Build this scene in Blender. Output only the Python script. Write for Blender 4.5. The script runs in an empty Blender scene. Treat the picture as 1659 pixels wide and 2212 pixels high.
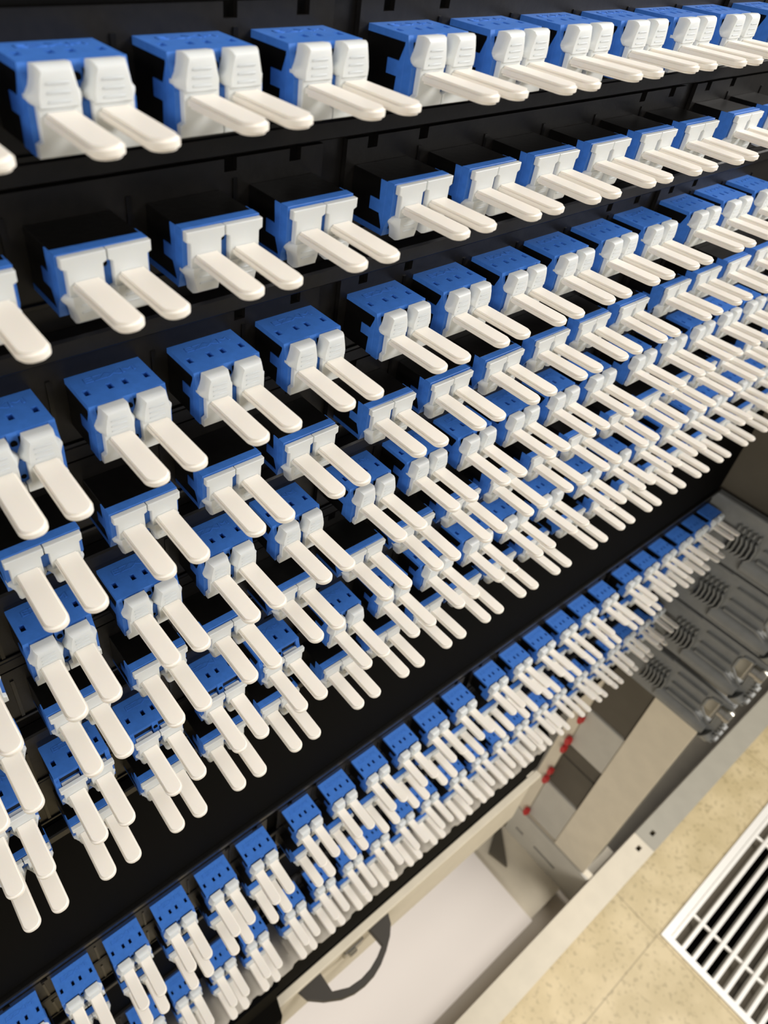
import bpy, bmesh, math, random
from mathutils import Matrix, Vector, Euler

random.seed(7)
S = 0.001                                   # everything below is measured in millimetres
scn = bpy.context.scene
C = scn.collection

# ------------------------------------------------------------------ camera
IMG_W, IMG_H = 1659, 2212
CAM = (-69.843, -94.968, 24.832)
ROT = (0.8520, -0.0810, -0.6610)
FPX, PPX, PPY = 1567.123, -133.83, -76.409
cam_d = bpy.data.cameras.new('camera')
cam = bpy.data.objects.new('camera', cam_d)
C.objects.link(cam)
cam.location = [v * S for v in CAM]
cam.rotation_euler = ROT
cam_d.sensor_fit = 'HORIZONTAL'
cam_d.sensor_width = 36.0
cam_d.lens = 36.0 * FPX / IMG_W
cam_d.shift_x = -PPX / IMG_W
cam_d.shift_y = PPY / IMG_W
cam_d.clip_start = 0.005
cam_d.clip_end = 20.0
cam_d.dof.use_dof = True
cam_d.dof.focus_distance = 0.150
cam_d.dof.aperture_fstop = 42.0
scn.camera = cam

# ------------------------------------------------------------------ world, lamps, exposure
w = bpy.data.worlds.new('room_light')
scn.world = w
w.use_nodes = True
w.node_tree.nodes['Background'].inputs[0].default_value = (0.97, 0.97, 1.0, 1)
w.node_tree.nodes['Background'].inputs[1].default_value = 0.20

def area(name, loc, target, sx, sy, power, color):
    d = bpy.data.lights.new(name, 'AREA')
    d.shape = 'RECTANGLE'
    d.size, d.size_y, d.energy, d.color = sx, sy, power, color
    o = bpy.data.objects.new(name, d)
    C.objects.link(o)
    o.location = loc
    o.rotation_euler = (Vector(target) - Vector(loc)).to_track_quat('-Z', 'Y').to_euler()
    return o
area('unseen_lamp', (0.80, -0.33, 0.50), (0.22, 0.0, -0.08), 0.8, 0.35, 16.5, (1.0, 0.955, 0.90))  # unseen lamp, set low and close so brightness falls off to the left
area('unseen_lamp', (-2.0, -1.5, 0.75), (0.45, 0.0, -0.6), 1.3, 0.5, 27, (1.0, 0.94, 0.86))

scn.view_settings.view_transform = 'Standard'
scn.view_settings.look = 'None'
scn.view_settings.gamma = 1.0
scn.view_settings.use_curve_mapping = False
scn.view_settings.exposure = 0.12

# ------------------------------------------------------------------ materials
def lin(c):
    return tuple(((v / 255) / 12.92 if v / 255 <= 0.04045 else ((v / 255 + 0.055) / 1.055) ** 2.4) for v in c) + (1,)

def mat(name, rgb, rough=0.5, metal=0.0, spec=0.5, sss=0.0, noise=0.0, nscale=200.0, bump=0.0, trans=0.0, ior=1.46, alpha=1.0):
    m = bpy.data.materials.new(name)
    m.use_nodes = True
    nt = m.node_tree
    b = nt.nodes['Principled BSDF']
    b.inputs['Base Color'].default_value = lin(rgb)
    b.inputs['Roughness'].default_value = rough
    b.inputs['Metallic'].default_value = metal
    b.inputs['Specular IOR Level'].default_value = spec
    b.inputs['IOR'].default_value = ior
    b.inputs['Transmission Weight'].default_value = trans
    b.inputs['Alpha'].default_value = alpha
    if sss:
        b.inputs['Subsurface Weight'].default_value = sss
        b.inputs['Subsurface Radius'].default_value = (1.0, 0.75, 0.5)
        b.inputs['Subsurface Scale'].default_value = 0.0015
    if noise or bump:
        tc = nt.nodes.new('ShaderNodeTexCoord')
        n = nt.nodes.new('ShaderNodeTexNoise')
        n.inputs['Scale'].default_value = nscale
        n.inputs['Detail'].default_value = 4
        nt.links.new(tc.outputs['Object'], n.inputs['Vector'])
        if noise:
            mx = nt.nodes.new('ShaderNodeMixRGB')
            mx.blend_type = 'MULTIPLY'
            mx.inputs[1].default_value = lin(rgb)
            mx.inputs[0].default_value = noise
            r = nt.nodes.new('ShaderNodeValToRGB')
            r.color_ramp.elements[0].position = 0.35
            r.color_ramp.elements[1].position = 0.65
            nt.links.new(n.outputs['Fac'], r.inputs[0])
            nt.links.new(r.outputs[0], mx.inputs[2])
            nt.links.new(mx.outputs[0], b.inputs['Base Color'])
        if bump:
            bp = nt.nodes.new('ShaderNodeBump')
            bp.inputs['Strength'].default_value = bump
            bp.inputs['Distance'].default_value = 0.0002
            nt.links.new(n.outputs['Fac'], bp.inputs['Height'])
            nt.links.new(bp.outputs[0], b.inputs['Normal'])
    return m

M = {
    'blue': mat('blue_plastic', (64, 120, 206), 0.42, spec=0.4, noise=0.10, nscale=900, bump=0.15),
    'white': mat('white_nylon', (240, 234, 224), 0.45, spec=0.4, sss=0.25, bump=0.08, nscale=1200),
    'body': mat('white_nylon_thin', (214, 218, 218), 0.42, spec=0.4, sss=0.2, bump=0.08, nscale=1200),
    'black': mat('black_plastic', (22, 20, 18), 0.42, spec=0.45, noise=0.35, nscale=500, bump=0.25),
    'housing': mat('black_housing', (12, 11, 10), 0.32, spec=0.5, noise=0.3, nscale=700, bump=0.2),
    'band': mat('black_blank_panel', (3, 3, 3), 0.75, spec=0.06),
    'grey': mat('grey_plastic', (134, 135, 132), 0.38, spec=0.5, noise=0.12, nscale=120, bump=0.1),
    'cream': mat('cream_paint', (226, 216, 194), 0.42, spec=0.4, noise=0.06, nscale=60, bump=0.08),
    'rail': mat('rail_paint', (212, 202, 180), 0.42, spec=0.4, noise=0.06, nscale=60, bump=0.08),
    'rail2': mat('shaded_rail_paint', (160, 155, 140), 0.45, spec=0.4, noise=0.06, nscale=60),  # same rail paint greyed to carry the shadow on the far rail
    'tray': mat('tray_paint', (216, 206, 190), 0.6, spec=0.3),
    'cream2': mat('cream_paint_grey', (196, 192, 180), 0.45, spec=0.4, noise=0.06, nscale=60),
    'shade': mat('brown_grey_shade_paint', (96, 90, 78), 0.55, spec=0.3, noise=0.15, nscale=30),  # brown-grey cover colour, also used to paint shade on panel and tray
    'sheet': mat('white_sheet', (254, 246, 238), 0.6, spec=0.3),
    'red': mat('red_plastic', (190, 40, 38), 0.4),
    'frost': mat('frosted_plastic', (226, 220, 208), 0.35, spec=0.5, trans=0.35, alpha=0.75),
    'alu': mat('aluminium', (255, 252, 244), 0.35, metal=0.1, spec=0.6),
    'damper': mat('galvanised_damper', (150, 142, 128), 0.4, metal=0.5),
    'rubber': mat('dark_handle_plastic', (62, 58, 52), 0.5),
    'steel': mat('steel', (180, 176, 165), 0.25, metal=0.9),
    'pit': mat('dark_pit', (14, 13, 11), 0.9, spec=0.1),
}

def floor_material():
    m = bpy.data.materials.new('speckled_floor_tile')
    m.use_nodes = True
    nt = m.node_tree
    N, L = nt.nodes, nt.links
    b = N['Principled BSDF']
    b.inputs['Roughness'].default_value = 0.45
    tc = N.new('ShaderNodeTexCoord')
    n1 = N.new('ShaderNodeTexNoise'); n1.inputs['Scale'].default_value = 190; n1.inputs['Detail'].default_value = 3
    n2 = N.new('ShaderNodeTexNoise'); n2.inputs['Scale'].default_value = 28; n2.inputs['Detail'].default_value = 5
    n3 = N.new('ShaderNodeTexVoronoi'); n3.inputs['Scale'].default_value = 130
    for n in (n1, n2, n3):
        L.new(tc.outputs['Object'], n.inputs['Vector'])
    r2 = N.new('ShaderNodeValToRGB')
    r2.color_ramp.elements[0].position, r2.color_ramp.elements[0].color = 0.35, lin((200, 182, 138))
    r2.color_ramp.elements[1].position, r2.color_ramp.elements[1].color = 0.65, lin((218, 200, 158))
    L.new(n2.outputs['Fac'], r2.inputs[0])
    r1 = N.new('ShaderNodeValToRGB')
    r1.color_ramp.elements[0].position, r1.color_ramp.elements[0].color = 0.34, (1, 1, 1, 1)
    r1.color_ramp.elements[1].position, r1.color_ramp.elements[1].color = 0.44, (0, 0, 0, 1)
    L.new(n1.outputs['Fac'], r1.inputs[0])
    mx = N.new('ShaderNodeMixRGB')
    mx.inputs[2].default_value = lin((128, 112, 74))
    mm = N.new('ShaderNodeMath'); mm.operation = 'MULTIPLY'; mm.inputs[1].default_value = 0.38
    L.new(r1.outputs[0], mm.inputs[0])
    L.new(mm.outputs[0], mx.inputs[0]); L.new(r2.outputs[0], mx.inputs[1])
    # seams: thin lines every 305 mm
    sx = N.new('ShaderNodeSeparateXYZ'); L.new(tc.outputs['Object'], sx.inputs[0])
    outs = []
    for ax, off in ((0, 0.455), (1, -0.1553)):
        a = N.new('ShaderNodeMath'); a.operation = 'SUBTRACT'; a.inputs[1].default_value = off
        L.new(sx.outputs[ax], a.inputs[0])
        p = N.new('ShaderNodeMath'); p.operation = 'PINGPONG'; p.inputs[1].default_value = 0.1525
        L.new(a.outputs[0], p.inputs[0])
        l = N.new('ShaderNodeMath'); l.operation = 'LESS_THAN'; l.inputs[1].default_value = 0.0007
        L.new(p.outputs[0], l.inputs[0]); outs.append(l)
    mxm = N.new('ShaderNodeMath'); mxm.operation = 'MAXIMUM'
    L.new(outs[0].outputs[0], mxm.inputs[0]); L.new(outs[1].outputs[0], mxm.inputs[1])
    k = N.new('ShaderNodeMath'); k.operation = 'MULTIPLY'; k.inputs[1].default_value = 0.45
    L.new(mxm.outputs[0], k.inputs[0])
    m2 = N.new('ShaderNodeMixRGB'); m2.inputs[2].default_value = lin((110, 92, 60))
    L.new(k.outputs[0], m2.inputs[0]); L.new(mx.outputs[0], m2.inputs[1])
    L.new(m2.outputs[0], b.inputs['Base Color'])
    return m
M['floor'] = floor_material()

# ------------------------------------------------------------------ mesh helpers (millimetres)
class MB:
    def __init__(self):
        self.bm = bmesh.new()
    def box(self, x0, x1, y0, y1, z0, z1, bev=0.0, seg=1):
        vs = [self.bm.verts.new((x, y, z)) for z in (z0, z1) for y in (y0, y1) for x in (x0, x1)]
        fs = [(0, 2, 3, 1), (4, 5, 7, 6), (0, 1, 5, 4), (2, 6, 7, 3), (0, 4, 6, 2), (1, 3, 7, 5)]
        f = [self.bm.faces.new([vs[i] for i in q]) for q in fs]
        if bev:
            es = list({e for q in f for e in q.edges})
            bmesh.ops.bevel(self.bm, geom=es, offset=bev, segments=seg, affect='EDGES', clamp_overlap=True)
        return self
    def prism(self, pts, axis, a, b, bev=0.0, seg=1):
        """pts: outline in the two other axes (ordered x<y<z), extruded along axis from a to b"""
        def v(p, t):
            c = list(p); c.insert(axis, t)
            return self.bm.verts.new(c)
        A = [v(p, a) for p in pts]
        B = [v(p, b) for p in pts]
        n = len(pts)
        fs = [self.bm.faces.new(A), self.bm.faces.new(B[::-1])]
        for i in range(n):
            j = (i + 1) % n
            fs.append(self.bm.faces.new((A[i], B[i], B[j], A[j])))
        bmesh.ops.recalc_face_normals(self.bm, faces=fs)
        if bev:
            es = list({e for q in fs[:2] for e in q.edges})
            bmesh.ops.bevel(self.bm, geom=es, offset=bev, segments=seg, affect='EDGES', clamp_overlap=True)
        return self
    def plate(self, xs, ys, z0, z1, holes, axis=2):
        """slab cut into a grid with some cells left open; holes = set of (i, j)"""
        def mk(x, y, z):
            return (x, y, z) if axis == 2 else (x, z, y) if axis == 1 else (z, x, y)
        V = {}
        for k, z in enumerate((z0, z1)):
            for i, x in enumerate(xs):
                for j, y in enumerate(ys):
                    V[i, j, k] = self.bm.verts.new(mk(x, y, z))
        nx, ny = len(xs) - 1, len(ys) - 1
        full = {(i, j) for i in range(nx) for j in range(ny)} - set(holes)
        fs = []
        for (i, j) in full:
            for k in (0, 1):
                fs.append(self.bm.faces.new((V[i, j, k], V[i + 1, j, k], V[i + 1, j + 1, k], V[i, j + 1, k])))
            for (di, dj, e) in ((-1, 0, ((i, j), (i, j + 1))), (1, 0, ((i + 1, j), (i + 1, j + 1))),
                                (0, -1, ((i, j), (i + 1, j))), (0, 1, ((i, j + 1), (i + 1, j + 1)))):
                if (i + di, j + dj) not in full:
                    (a, b_), (c, d) = e
                    fs.append(self.bm.faces.new((V[a, b_, 0], V[c, d, 0], V[c, d, 1], V[a, b_, 1])))
        bmesh.ops.recalc_face_normals(self.bm, faces=fs)
        loose = [v for v in self.bm.verts if not v.link_faces]
        bmesh.ops.delete(self.bm, geom=loose, context='VERTS')
        return self
    def cyl(self, p0, p1, r, n=16, r2=None):
        p0, p1 = Vector(p0), Vector(p1)
        d = p1 - p0
        q = d.to_track_quat('Z', 'Y')
        A, B = [], []
        for i in range(n):
            t = 2 * math.pi * i / n
            A.append(self.bm.verts.new(p0 + q @ Vector((r * math.cos(t), r * math.sin(t), 0))))
            rr = r if r2 is None else r2
            B.append(self.bm.verts.new(p1 + q @ Vector((rr * math.cos(t), rr * math.sin(t), 0))))
        self.bm.faces.new(A[::-1]); self.bm.faces.new(B)
        for i in range(n):
            j = (i + 1) % n
            self.bm.faces.new((A[i], A[j], B[j], B[i]))
        return self
    def mesh(self, name, material, smooth=False):
        bmesh.ops.scale(self.bm, vec=(S, S, S), verts=self.bm.verts)
        me = bpy.data.meshes.new(name)
        self.bm.to_mesh(me); self.bm.free()
        me.materials.append(M[material] if isinstance(material, str) else material)
        if smooth:
            for p in me.polygons:
                p.use_smooth = True
            me.set_sharp_from_angle(angle=math.radians(38))
        return me
    def obj(self, name, material, parent=None, smooth=False):
        o = bpy.data.objects.new(name, self.mesh(name, material, smooth))
        C.objects.link(o)
        if parent is not None:
            o.parent = parent
        return o

def tag(o, label=None, cat=None, group=None, kind=None):
    if label: o['label'] = label
    if cat: o['category'] = cat
    if group: o['group'] = group
    if kind: o['kind'] = kind
    return o

def thing(name, label, cat, loc=(0, 0, 0), group=None):
    o = bpy.data.objects.new(name, None)
    o.empty_display_size = 0.005
    C.objects.link(o)
    o.location = [v * S for v in loc]
    return tag(o, label, cat, group)

def copy_tree(o, parent=None):
    c = o.copy(); C.objects.link(c)
    if parent is not None: c.parent = parent
    for ch in [k for k in o.children]:
        copy_tree(ch, c)
    return c

ORD = ['zeroth', 'first', 'second', 'third', 'fourth', 'fifth', 'sixth', 'seventh', 'eighth', 'ninth', 'tenth', 'eleventh',
       'twelfth', 'thirteenth', 'fourteenth', 'fifteenth', 'sixteenth', 'seventeenth', 'eighteenth', 'nineteenth',
       'twentieth', 'twenty-first', 'twenty-second', 'twenty-third', 'twenty-fourth', 'twenty-fifth']

# ------------------------------------------------------------------ layout of the adapter rows
PITCH, GAP = 17.598, 3.679
def col_x(c): return PITCH * (c - 5) + GAP * (c // 6)
# row: (z of plug handles, x offset of its tray, type A = blue top up / B = turned over)
UP = [(0.0, 0.0, 'A'), (-19.73, 0.0, 'B'), (-45.06, 1.79, 'A'), (-64.84, 1.79, 'B'),
      (-89.02, 1.30, 'A'), (-109.06, 1.30, 'B'), (-135.45, -0.86, 'A'), (-154.55, -0.86, 'B')]
LO = [(-263.4, -1.82, 'A'), (-283.2, -1.82, 'B'), (-352.0, -2.6, 'A'), (-371.6, -2.6, 'B')]

Rm = Euler(ROT, 'XYZ').to_matrix().transposed()
def px(p):
    q = Rm @ (Vector(p) - Vector(CAM))
    if q.z >= -1: return None
    return (IMG_W / 2 + PPX + FPX * q.x / -q.z, IMG_H / 2 + PPY - FPX * q.y / -q.z)
def in_frame(ps, m=4):
    qs = [px(p) for p in ps]
    qs = [q for q in qs if q]
    if not qs: return False
    x0, x1 = min(q[0] for q in qs), max(q[0] for q in qs)
    y0, y1 = min(q[1] for q in qs), max(q[1] for q in qs)
    return x1 > m and x0 < IMG_W - m and y1 > m and y0 < IMG_H - m

# ------------------------------------------------------------------ floor and grate opening (the setting)
ZF = -870.0
GX0, GY1, GW = 459.0, -156.6, 610.0
def floor_part(name, x0, x1, y0, y1):
    mb = MB(); mb.box(x0, x1, y0, y1, ZF - 12, ZF)
    return mb
fm = MB()
fm.plate([-1500, GX0, GX0 + GW, 2400], [-2600, GY1 - GW, GY1, 900], ZF - 12, ZF, {(1, 1)})
tag(fm.obj('floor', 'floor'), 'speckled beige floor tiles beside the rack', None, None, 'structure')
pit = MB()
pit.box(GX0 - 20, GX0 + GW + 20, GY1 - GW - 20, GY1 + 20, ZF - 260, ZF - 250)
pit.box(GX0 - 20, GX0, GY1 - GW - 20, GY1 + 20, ZF - 250, ZF - 12)
pit.box(GX0 + GW, GX0 + GW + 20, GY1 - GW - 20, GY1 + 20, ZF - 250, ZF - 12)
pit.box(GX0, GX0 + GW, GY1, GY1 + 20, ZF - 250, ZF - 12)
pit.box(GX0, GX0 + GW, GY1 - GW - 20, GY1 - GW, ZF - 250, ZF - 12)
tag(pit.obj('trim_1', 'pit'), None, None, None, 'structure')

# floor grate
g = thing('floor_grate', 'bright metal floor grate of long parallel bars set in the beige floor', 'floor grate', (GX0, GY1, ZF))
fr = MB()
e = 0.6
fr.plate([e, 8.5, GW - 8.5, GW - e], [-(GW - e), -(GW - 8.5), -8.5, -e], -14, 2.0, {(1, 1)})
fr.obj('frame', 'alu', g)
bm_ = MB(); bm_.box(8.5, GW - 8.5, -2.1, 2.1, -16, 0.8, 0.3)
bar_me = bm_.mesh('bar', 'alu')
NB = 46
for i in range(NB):
    y = -11.2 - 12.8 * i
    o = bpy.data.objects.new('bar', bar_me); C.objects.link(o); o.parent = g; o.location = (0, y * S, 0)
rod = MB(); rod.cyl((0, -9, 0), (0, -GW + 9, 0), 2.3, 16)
rod_me = rod.mesh('cross_rod', 'alu', True)
for i, x in enumerate((54.5, 205, 355, 505)):
    o = bpy.data.objects.new('cross_rod', rod_me); C.objects.link(o); o.parent = g; o.location = (x * S, 0, -6 * S)
for y0, dz in ((-12, -17), (-64, -20), (-77, -26), (-90, -20), (-103, -26), (-150, -20), (-176, -24), (-240, -20)):
    d = MB()
    d.prism([(y0, dz), (y0 - 11, dz - 7), (y0 - 10.5, dz - 7.8), (y0 + 0.5, dz - 0.8)], 0, 12, 600)
    d.obj('damper_blade', 'damper', g)

# ------------------------------------------------------------------ rack structure under and beside the panels
# front base rails
rack = thing('equipment_rack', 'cream painted equipment rack frame behind and below the black fiber panels', 'rack', (0, 0, 0))

def rail(x0, x1, zt, holes, label, col):
    L_ = x1 - x0
    r = MB()
    xs, hs = [0], set()
    for h in holes:
        xs += [h - x0 - 3.2, h - x0 + 3.2]
    xs.append(L_)
    for i in range(len(holes)): hs.add((2 * i + 1, 1))
    r.plate(xs, [-23, -13.5, -9.5, 0], -2, 0, hs)
    r.box(0, L_, -23, -21.2, zt and ZF - zt or -150, -2)
    r.box(0, L_, -1.8, 0, -14, -2)
    t = r.obj('base_rail', col, rack)
    t.location = (x0 * S, -77 * S, zt * S)
    t['label'] = label
    if holes:
        k = MB()
        for h in holes: k.box(h - x0 - 4, h - x0 + 4, -15, -8, -9, -7)
        k.obj('hole_backing', 'pit', t)
    return t
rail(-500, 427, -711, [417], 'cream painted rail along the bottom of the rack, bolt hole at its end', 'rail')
rail(427.6, 1500, -713.5, [444], 'shaded rail, painted greyer, continuing past the cream one below the cable guides', 'rail2')

# base tray and white sheet lying in it
b = MB()
b.plate([-400, 348], [-62, 160], -767, -763, set())
b.box(-400, 348, 160, 163, -767, -640)
b.obj('base_tray', 'cream', rack)
sh = MB(); sh.box(-380, 299, -64.5, 31.5, -762.6, -758, 0.4)
tag(sh.obj('white_sheet', 'sheet'), 'large plain white sheet lying below the black curved handle', 'sheet')
d = MB(); d.box(-500, 1300, -75, 200, -779, -775)
d.obj('bottom_plate', 'tray', rack)

# slotted bracket
k = MB()
k.plate([-75, -47, -20, -5.5, 4, 14], [0, 17.5, 21.5, 52], -2, 0, {(1, 1), (3, 1)}, axis=0)
t = k.obj('slotted_bracket', 'cream2', rack)
t.location = (350 * S, 0, -763 * S)
t['label'] = 'grey-beige bracket with two dark slots'
k = MB(); k.box(0, 7.5, -76, 14, 48.5, 52, 0.5)
k.obj('top_flange', 'cream', t)
k = MB(); k.box(2.5, 4, -75, 14, 2, 46); k.obj('backing', 'pit', t)
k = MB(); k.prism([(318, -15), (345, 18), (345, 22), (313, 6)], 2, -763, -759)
k.obj('hole_stand_in', 'shade', rack)['label'] = 'dark triangular plate standing in for a floor hole'  # flat dark plate added in place of a hole in the tray

# right-hand upright: cream post, recessed side covers
k = MB()
k.box(350, 353, -69, -33.5, -711, -262.5, 0.4)
k.box(353, 384, -36.5, -33.5, -711, -262.5)
post = k.obj('upright_post', 'cream', rack)
k = MB(); k.box(353.2, 384, -68.4, -40, -711, -262.5); k.obj('gap_shade_box', 'shade', post)  # added dark box, fills the gap beside the post with shade
k = MB()
k.box(358, 425, -74, 120, -767, -763)
st = k.obj('side_tray', 'cream', rack)
k = MB(); k.box(425, 1200, -74, 120, -767, -763); k.obj('shaded_tray_floor', 'shade', st)  # far part of the side tray, shade put into its colour
def cover(x, z0, z1, label, m, y0=-33.4, y1=3.0):
    k = MB(); k.box(x, x + 12, y0, y1, z0, z1, 0.8)
    o = k.obj('side_cover', m, rack); o['label'] = label; return o
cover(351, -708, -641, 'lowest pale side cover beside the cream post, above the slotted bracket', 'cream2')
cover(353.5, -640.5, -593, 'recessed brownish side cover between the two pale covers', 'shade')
cover(354.5, -592.5, -570, 'narrow side cover, painted dark as shade, just under the upper pale one', 'shade')  # dark strip stands for the shading between the covers
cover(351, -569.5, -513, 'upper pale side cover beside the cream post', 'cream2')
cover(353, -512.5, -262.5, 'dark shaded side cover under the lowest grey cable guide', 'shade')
k = MB(); k.prism([(3.2, -440), (3.2, -708), (14, -745), (18, -745), (14, -640), (12, -440)], 0, 350, 372)
k.obj('back_strip', 'cream', rack)
for z, h, lb in ((-702, 9, 'lowest red fastener, just above the slotted bracket'),
                 (-633, 9, 'elongated red fastener second from the bottom on the pale strip'),
                 (-617, 8, 'red fastener touching the elongated one on the pale strip'),
                 (-575, 8, 'red fastener third lump from the top on the pale strip'),
                 (-561, 9, 'red fastener beside the middle of the upper pale cover'),
                 (-525, 8, 'topmost red fastener, close under the white plug handles')):
    f = thing('push_fastener', lb, 'fastener', (347.5, 3, z), 'red fasteners on the pale strip')
    k = MB(); k.cyl((0, 0, 0), (-3, 0, 0), h * 0.66, 18, h * 0.5)
    o = k.obj('head', 'red', f, True); o.scale = (1, 0.55, 1.15)
    k = MB(); k.cyl((0, 0, 0), (3.2, 0, 0), h * 0.25, 12)
    k.obj('stem', 'red', f, True)
# the upright above the guides: flat, its shade painted as a dark colour
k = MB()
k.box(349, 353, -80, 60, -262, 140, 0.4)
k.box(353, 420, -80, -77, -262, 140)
k.obj('side_panel', 'shade', rack)['label'] = 'shaded upper side panel, painted dark brown-grey'

# ------------------------------------------------------------------ chassis: frames behind the cassettes
X0C, X1C = -106.0, 336.0
up = thing('fiber_chassis', 'black upper chassis holding eight rows of blue adapters', 'patch panel', (0, 0, 0))
k = MB()
k.box(X0C, X1C, 1.2, 60, -166, 52)
k.obj('body', 'black', up)
k = MB()
for i, (z, xo, ty) in enumerate(UP):            # flat rails between the rows
    if ty == 'A':
        k.box(X0C, X1C, -0.5, 1.2, z - 10.9, z - 8.0, 0.25)
    else:
        k.box(X0C, X1C, -2.2, 1.2, z - 15.9, z - 12.6, 0.4)
k.box(X0C, X1C, -1.4, 1.2, 9.6, 12.6, 0.3)
k.obj('row_rail', 'black', up)
k = MB(); k.box(X0C, X1C, -0.2, 1.2, -246, -171.5, 0.5); k.box(X0C, X1C, 1.2, 60, -246, -166)
k.obj('blank_front', 'band', up)
k = MB(); k.box(X0C, X1C, -1.6, 1.2, -249.2, -246.6, 0.4)
k.obj('bottom_lip', 'housing', up)

lo = thing('fiber_chassis', 'black lower chassis with four visible adapter rows and grey cable guides', 'patch panel', (0, 0, 0))
k = MB(); k.box(X0C, X1C, 1.2, 60, -432, -249.4)
k.obj('body', 'band', lo)
k = MB()
for i, (z, xo, ty) in enumerate(LO):
    if ty == 'A':
        k.box(X0C, X1C, -0.5, 1.2, z - 10.9, z - 8.0, 0.25)
    elif i < 3:
        k.box(X0C, X1C, -2.2, 1.2, z - 15.9, z - 12.6, 0.4)
k.obj('row_rail', 'black', lo)
k = MB()
k.prism([(1.2, -386), (-10, -386), (-18, -398), (-18.4, -430), (1.2, -431)], 0, X0C, 221, 0.5)
k.box(221.5, X1C, -3, 1.2, -431, -386, 0.5)
k.obj('bottom_cover', 'band', lo)

# frosted shelf under the lowest visible row
t = thing('frosted_shelf', 'frosted translucent strip with bright edge under the lowest white plugs', 'shelf', (0, 0, -379))
k = MB()
pts = [(-95, -0.4), (204, -0.4)]
x = 204
while x > -95:
    pts += [(x, -21.6), (x - 2, -22.6), (x - 8, -22.6), (x - 9.5, -21.6)]
    x -= 12.0
k.prism(pts, 2, -1.2, 0)
k.obj('plate', 'frost', t)
k = MB()
for m_ in (5.5, 11.5):
    xx = (col_x(int(m_)) + col_x(int(m_) + 1)) / 2 - 1.8
    for dx in (-3.2, 3.2):
        k.box(xx + dx - 0.5, xx + dx + 0.5, -17, -6, 0, 0.9, 0.15)
k.obj('rib', 'frost', t)

# cream box under the lower chassis with the black handle
t = thing('storage_drawer', 'cream drawer under the lower chassis carrying the black curved handle', 'drawer', (0, 0, -434))
k = MB(); k.box(2, 215, -22, 55, -58, -8.5, 0.5); k.obj('front', 'cream', t)
k = MB(); k.box(2, 221, -23.2, -18.5, -4, 0, 0.5); k.obj('top_flange', 'cream', t)
k = MB(); k.box(2, 214, -19.5, 50, -8.5, -4); k.obj('gap', 'pit', t)
k = MB()
hp = [(18.6, -22), (20.5, -28), (27.2, -33.8), (35.8, -38.8), (43, -41.0), (50, -41.7), (57, -41.2), (63.6, -39.4), (70, -36.4),
      (76.9, -32.0), (81.5, -27.5), (84, -22), (69, -22), (69.6, -28), (70.0, -32.6), (64, -35.4), (57, -37.4), (50, -38.0),
      (42, -37.0), (33.5, -33.0), (33.5, -22)]
k.prism(hp, 2, -12.5, -8.2, 0.4)
k.obj('handle', 'rubber', t)
k = MB(); k.box(50, 64, -24, -22, -17, -9, 0.5); k.box(53, 58, -26, -24, -15, -11, 0.3)
k.obj('latch', 'steel', t)
k = MB(); k.prism([(-24, -382), (-24, -404), (-30, -418), (-30, -486), (-4, -486), (-4, -382)], 0, -120, 1.6, 0.8)
tag(k.obj('corner_block', 'band'), 'black corner block at the left end of the cream drawer', 'block')

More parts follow.
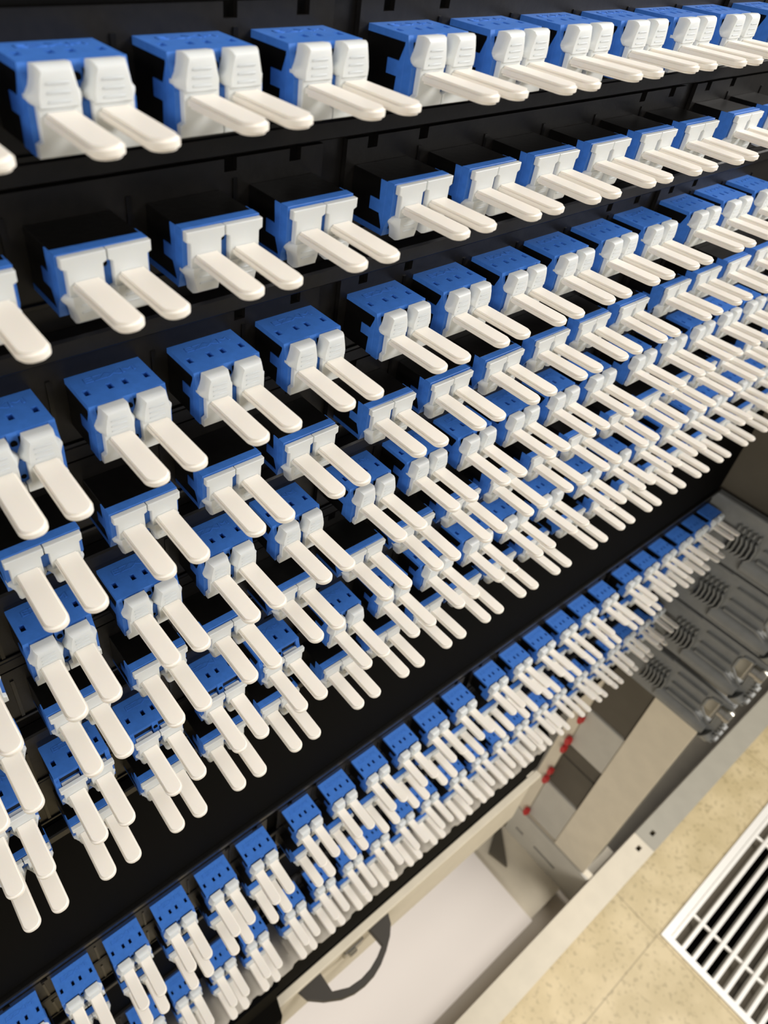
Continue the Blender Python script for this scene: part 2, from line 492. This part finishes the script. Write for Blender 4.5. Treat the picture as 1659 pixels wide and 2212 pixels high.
# ------------------------------------------------------------------ grey cable guides at the right of the lower chassis
def make_guide():
    g = thing('cable_guide', 'x', 'cable guide', (338, 0, 0), 'grey cable guides at the lower chassis')
    k = MB()                                        # side plate with the rounded window left open
    ys = [-78, -71.5, -62.5, -37.6, -35.2, 1.4]
    zs = [-43.5, -33.6, -30.6, -27, -6, 0]
    k.plate(ys, zs, 0, 3.2, {(1, 3), (3, 1)}, axis=0)
    k.obj('side_plate', 'grey', g)
    k = MB()                                        # top edge flange
    k.box(-2.2, 3.2, -32, 1.4, -1.6, 0, 0.4); k.box(-1.2, 3.2, -78, -32, -1.2, 0, 0.3)
    k.obj('top_flange', 'grey', g)
    k = MB()                                        # rounded channel along the bottom
    pts = []
    for i in range(13):
        a = math.radians(-90 + 15 * i)
        pts.append((-5.0 * math.cos(a) , -34.5 + 6.0 * math.sin(a)))
    pts = [(p[0] + 0, p[1]) for p in pts] + [(0.2, -28.5), (0.2, -40.5)]
    k.prism(pts, 1, -72, -33, 0.8, 2)
    k.cyl((-2, -73, -36), (-2, -77.5, -39), 5.5, 18, 3.5)
    k.obj('channel', 'grey', g, True)
    f = MB(); f.prism([(-20, -16), (-21.5, -20), (-21.5, -28), (-19, -31), (-18, -31), (-20.5, -27), (-20.5, -20), (-19, -16)], 0, -5.5, 0.2, 0.2)
    fin = f.mesh('comb_fin', 'grey')
    for i in range(6):
        o = bpy.data.objects.new('comb_fin', fin); C.objects.link(o); o.parent = g
        o.location = (0, (-0.2 - 2.9 * i) * S, (0.2 * i) * S)
    f = MB(); f.box(-3.4, 0.2, -21, -19.9, -14.2, -10.4, 0.2)
    th = f.mesh('small_tooth', 'grey')
    for i in range(5):
        o = bpy.data.objects.new('small_tooth', th); C.objects.link(o); o.parent = g
        o.location = (0, (-0.6 - 3.2 * i) * S, 0)
    for (z, y1, y0) in ((-7.2, -38.8, -61), (-18, -38.8, -60.6)):
        k = MB(); k.box(-2.6, 0.2, y0, y1, z - 0.9, z + 0.9, 0.5, 2); k.obj('long_rib', 'grey', g, True)
    k = MB(); k.prism([(-38.8, -25.4), (-60.5, -25.4), (-66, -28.2), (-70.6, -31.0), (-71.2, -33.0), (-66, -30.2), (-60, -27.4), (-38.8, -27.4)], 0, -3.2, 0.2, 0.3)
    k.obj('curved_rib', 'grey', g)
    k = MB()                                        # rim of the window
    ring = [(-62.2, -19), (-62.2, -9.5), (-64.5, -5.6), (-70, -4.6), (-71.6, -6.5), (-73.0, -26), (-71.8, -28.2), (-69.6, -27.6)]
    for i in range(len(ring)):
        a_, b_ = ring[i], ring[(i + 1) % len(ring)]
        k.cyl((-0.6, a_[0], a_[1]), (-0.6, b_[0], b_[1]), 0.9, 8)
    k.obj('window_rim', 'grey', g, True)
    k = MB(); k.cyl((-1.5, -71.8, -9.5), (-1.5, -80.2, -9.5), 4.6, 20)
    k.cyl((-1.5, -76, -9.5), (-1.5, -79.5, -9.5), 5.2, 20)
    k.obj('roller', 'steel', g, True)
    k = MB()
    for i in range(7):
        k.box(-2.5, 2.5, -80.2 - (i % 2) * 1.6, -78, -41 + i * 3.6, -39.2 + i * 3.6, 0.3)
    k.obj('end_teeth', 'grey', g)
    return g
guide = make_guide()
GZ = (-251.0, -295.6, -340.2, -388.0)
GL = ('topmost grey plastic cable guide at the right end of the lower chassis',
      'grey plastic cable guide second from the top with two long ribs',
      'grey plastic cable guide third from the top with its window showing the cream post',
      'lowest grey plastic cable guide ending above the cream rail')
for i, (z, lb) in enumerate(zip(GZ, GL)):
    o = guide if i == 0 else copy_tree(guide)
    o.location = (338 * S, 0, z * S); o['label'] = lb

# ------------------------------------------------------------------ cassette front plates (six adapters each)
def make_cassette():
    t = thing('adapter_cassette', 'x', 'cassette')
    hw = 52.1
    n = [5.6, 17.6]
    xs = [-hw, -hw + n[0] - 1.1, -hw + n[0] + 1.1, -hw + n[1] - 1.1, -hw + n[1] + 1.1,
          hw - n[1] - 1.1, hw - n[1] + 1.1, hw - n[0] - 1.1, hw - n[0] + 1.1, hw]
    k = MB()
    k.plate(xs, [-8.0, 6.4, 8.3], 0.0, 1.0, {(1, 1), (3, 1), (5, 1), (7, 1)}, axis=1)
    k.obj('front_plate', 'black', t)
    k = MB()
    for i in range(5):                                   # joints moulded between the openings
        x = PITCH * (i - 2)
        k.box(x - 0.35, x + 0.35, -0.25, 0.1, -7.6, 5.4)
    k.box(-hw + 1, hw - 1, -0.45, 0.1, -8.0, -7.2, 0.1)
    k.obj('joint_rib', 'housing', t)
    k = MB()
    k.plate([-hw + 0.5, hw - 0.5], [-7.9, 8.2], 1.02, 1.18, set(), axis=1)
    k.obj('notch_backing', 'pit', t)
    return t

# ------------------------------------------------------------------ blue duplex adapter with black housing
def text_mesh(txt, size, depth, material):
    c = bpy.data.curves.new('mark', 'FONT')
    c.body = txt; c.size = size; c.extrude = depth; c.align_x = 'CENTER'; c.align_y = 'CENTER'
    o = bpy.data.objects.new('mark', c)
    me = bpy.data.meshes.new_from_object(o)
    bpy.data.objects.remove(o)
    me.materials.append(M[material])
    return me

def make_adapter():
    t = thing('fiber_adapter', 'x', 'fiber adapter')
    k = MB()
    k.box(-6.15, 6.15, -8.65, 0, -3.98, 4.05, 0.12)
    k.obj('housing', 'housing', t)['label'] = 'black rear housing'
    k = MB()
    xs = [-6.2, -5.35, -4.45, -1.6, -0.7, 0.85, 1.75, 4.45, 5.35, 6.2]
    ys = [-8.8, -6.0, -4.5, 0]
    k.plate(xs, ys, 4.05, 5.0, {(1, 1), (3, 1), (5, 1), (7, 1)})
    side = [(-8.4, -3.9), (-10.4, -3.9), (-10.4, 0.6), (-10.2, 1.5), (-9.6, 2.4), (-9.15, 3.4), (-8.95, 4.4), (-8.8, 4.99), (-8.4, 4.99)]
    for x0, x1 in ((-6.28, -5.25), (5.25, 6.28), (-0.75, 0.75)):
        k.prism(side, 0, x0, x1)
    k.box(-6.3, 6.3, -10.42, -8.6, -4.1, 1.2, 0.08)
    k.box(-5.6, 5.6, -9.0, -8.4, 1.0, 2.4)
    for sx in (-1, 1):                                   # blue wings low on the sides
        a_, b_ = sorted((sx * 6.1, sx * 6.3))
        k.prism([(-8.65, -3.95), (-7.1, -3.95), (-7.3, -0.6), (-5.0, -0.6), (-5.0, 1.5), (-7.5, 1.5), (-8.65, 4.3)], 0, a_, b_, 0.04)
    sh_ = k.obj('shell', 'blue', t)
    k = MB()
    k.cyl((0, -8.9, 3.3), (0, -9.35, 3.3), 0.5, 14)
    k.cyl((0, -10.3, -1.8), (0, -10.45, -1.8), 0.42, 14)
    k.obj('pin_hole', 'pit', t)['label'] = 'small round dark holes between the plugs'
    me = text_mesh('EZXM', 2.3 * S, 0.05 * S, 'blue')
    o = bpy.data.objects.new('embossed_mark', me); C.objects.link(o); o.parent = sh_
    o.location = (0.2 * S, -2.35 * S, 5.03 * S); o.scale = (1.45, 0.85, 1)
    me = text_mesh('B', 1.3 * S, 0.05 * S, 'blue')
    o = bpy.data.objects.new('embossed_letter', me); C.objects.link(o); o.parent = sh_
    o.location = (-5.72 * S, -9.1 * S, 3.7 * S); o.rotation_euler = (math.radians(84), 0, 0); o.scale = (0.6, 1, 1)
    return t

# ------------------------------------------------------------------ white duplex dust plug
def make_plug():
    t = thing('dust_plug', 'x', 'dust plug')
    k = MB()
    body = [(-3.02, -4.0), (3.02, -4.0), (3.02, -2.6), (2.45, -2.3), (2.45, 1.3), (-2.45, 1.3), (-2.45, -2.3), (-3.02, -2.6)]
    k.prism(body, 1, -11.5, -10.4, 0.12, 1)
    half = [(2.45, 1.15), (2.85, 1.4), (3.1, 1.75), (3.1, 2.15), (2.8, 2.5), (2.42, 2.95), (2.18, 3.8), (2.02, 5.15)]
    head = [(-x, z) for x, z in half] + half[::-1]
    # the head: back part wide, front part narrower so its flanks slope
    self_v = lambda p: k.bm.verts.new(p)
    def ring(y, top, lim, taper):
        out = []
        for x, z in head:
            m_ = max(0.1, lim - taper * max(0.0, z - 2.2))
            xx = math.copysign(min(abs(x), m_), x)
            out.append(self_v((xx, y, z if z < 4.9 else top)))
        return out
    rings = [ring(-9.3, 5.05, 9, 0), ring(-10.5, 5.2, 9, 0), ring(-10.9, 5.2, 2.75, 0.18), ring(-11.45, 5.0, 2.42, 0.2), ring(-11.75, 4.6, 2.2, 0.2)]
    fs = [k.bm.faces.new(rings[0]), k.bm.faces.new(rings[-1][::-1])]
    n = len(head)
    for a_, b_ in zip(rings, rings[1:]):
        for i in range(n):
            j = (i + 1) % n
            fs.append(k.bm.faces.new((a_[i], b_[i], b_[j], a_[j])))
    bmesh.ops.recalc_face_normals(k.bm, faces=fs)
    for z in (1.7, 2.6, 3.5):                            # fine grip ridges
        k.box(-1.3, 1.3, -11.84, -11.6, z - 0.11, z + 0.11, 0.04)
    k.box(-2.0, 2.0, -10.5, -8.9, -2.6, 1.6)             # stub reaching into the port
    body_me = k.mesh('plug_body', 'body', True)
    k = MB()
    r, hw, yt = 1.75, 1.95, -24.2
    out = [(hw, -11.2)]
    for i in range(9):
        a_ = math.pi / 2 * i / 8
        out.append((hw - r + r * math.cos(a_), yt + r - r * math.sin(a_)))
    for i in range(9):
        a_ = math.pi / 2 * (1 - i / 8)
        out.append((-hw + r - r * math.cos(a_), yt + r - r * math.sin(a_)))
    out.append((-hw, -11.2))
    k.prism(out, 2, -0.72, 0.68, 0.36, 3)
    h_me = k.mesh('handle', 'white', True)
    for sx in (-1, 1):
        for me, nm in ((body_me, 'plug_body'), (h_me, 'handle')):
            o = bpy.data.objects.new(nm, me); C.objects.link(o); o.parent = t
            o.location = (sx * 3.125 * S, 0, 0)
    return t

cassette, adapter, plug = make_cassette(), make_adapter(), make_plug()
used = {'c': False, 'a': False, 'p': False}
def place(key, proto, loc, flip, label, group, name=None):
    if not used[key]:
        o, used[key] = proto, True
    else:
        o = copy_tree(proto)
    o.location = [v * S for v in loc]
    if flip: o.rotation_euler = (0, math.pi, 0)
    o['label'] = label; o['group'] = group
    return o

MODN = ('leftmost', 'second from left', 'third from left', 'rightmost')
for rows, panel in ((UP, 'upper'), (LO, 'lower')):
    for ri, (z, xo, ty) in enumerate(rows):
        rn = ORD[ri + 1] + ' row of the ' + panel + ' panel'
        for m_ in range(4):
            xc = (col_x(6 * m_) + col_x(6 * m_ + 5)) / 2 + xo
            cs = [(xc + dx, 0, z + dz) for dx in (-52, -25, 0, 25, 52) for dz in (-8, 8)]
            if not in_frame(cs): continue
            place('c', cassette, (xc, 0, z), False,
                  'black six-port cassette face, %s in the %s' % (MODN[m_], rn), 'black cassettes of the %s panel' % panel)
        vis = []
        for c in range(24):
            x = col_x(c) + xo
            if in_frame([(x - 6, -9, z + 5), (x + 6, 0, z + 5), (x, -9, z - 5), (x - 5, -12, z)], 2) or \
               in_frame([(x - 5, -24, z), (x + 5, -24, z), (x + 5, -12, z)], 6):
                vis.append(c)
        for i, c in enumerate(vis):
            x = col_x(c) + xo
            side = 'blue-topped' if ty == 'A' else 'black-topped'
            place('a', adapter, (x, 0, z), ty == 'B',
                  '%s duplex adapter, %s from the left in the %s' % (side, ORD[i + 1], rn),
                  'blue fiber adapters of the %s panel' % panel)
            flip = ty == 'B'
            if panel == 'upper' and ri == 6 and c <= 5: flip = True     # plugged in upside down
            p = place('p', plug, (x, 0, z), flip,
                      'white twin-handled dust plug, %s from the left in the %s' % (ORD[i + 1], rn),
                      'white dust plugs of the %s panel' % panel)
            p.rotation_euler = (math.radians(random.uniform(-0.9, 0.6)), (math.pi if flip else 0) + math.radians(random.uniform(-0.4, 0.4)),
                                math.radians(random.uniform(-0.6, 0.6)))
            p.location.y -= random.uniform(0, 0.25) * S

# the whole place was laid out from the first adapter row; stand it on a floor at height zero
for o in list(bpy.context.scene.objects):
    if o.parent is None:
        o.location.z -= ZF * S
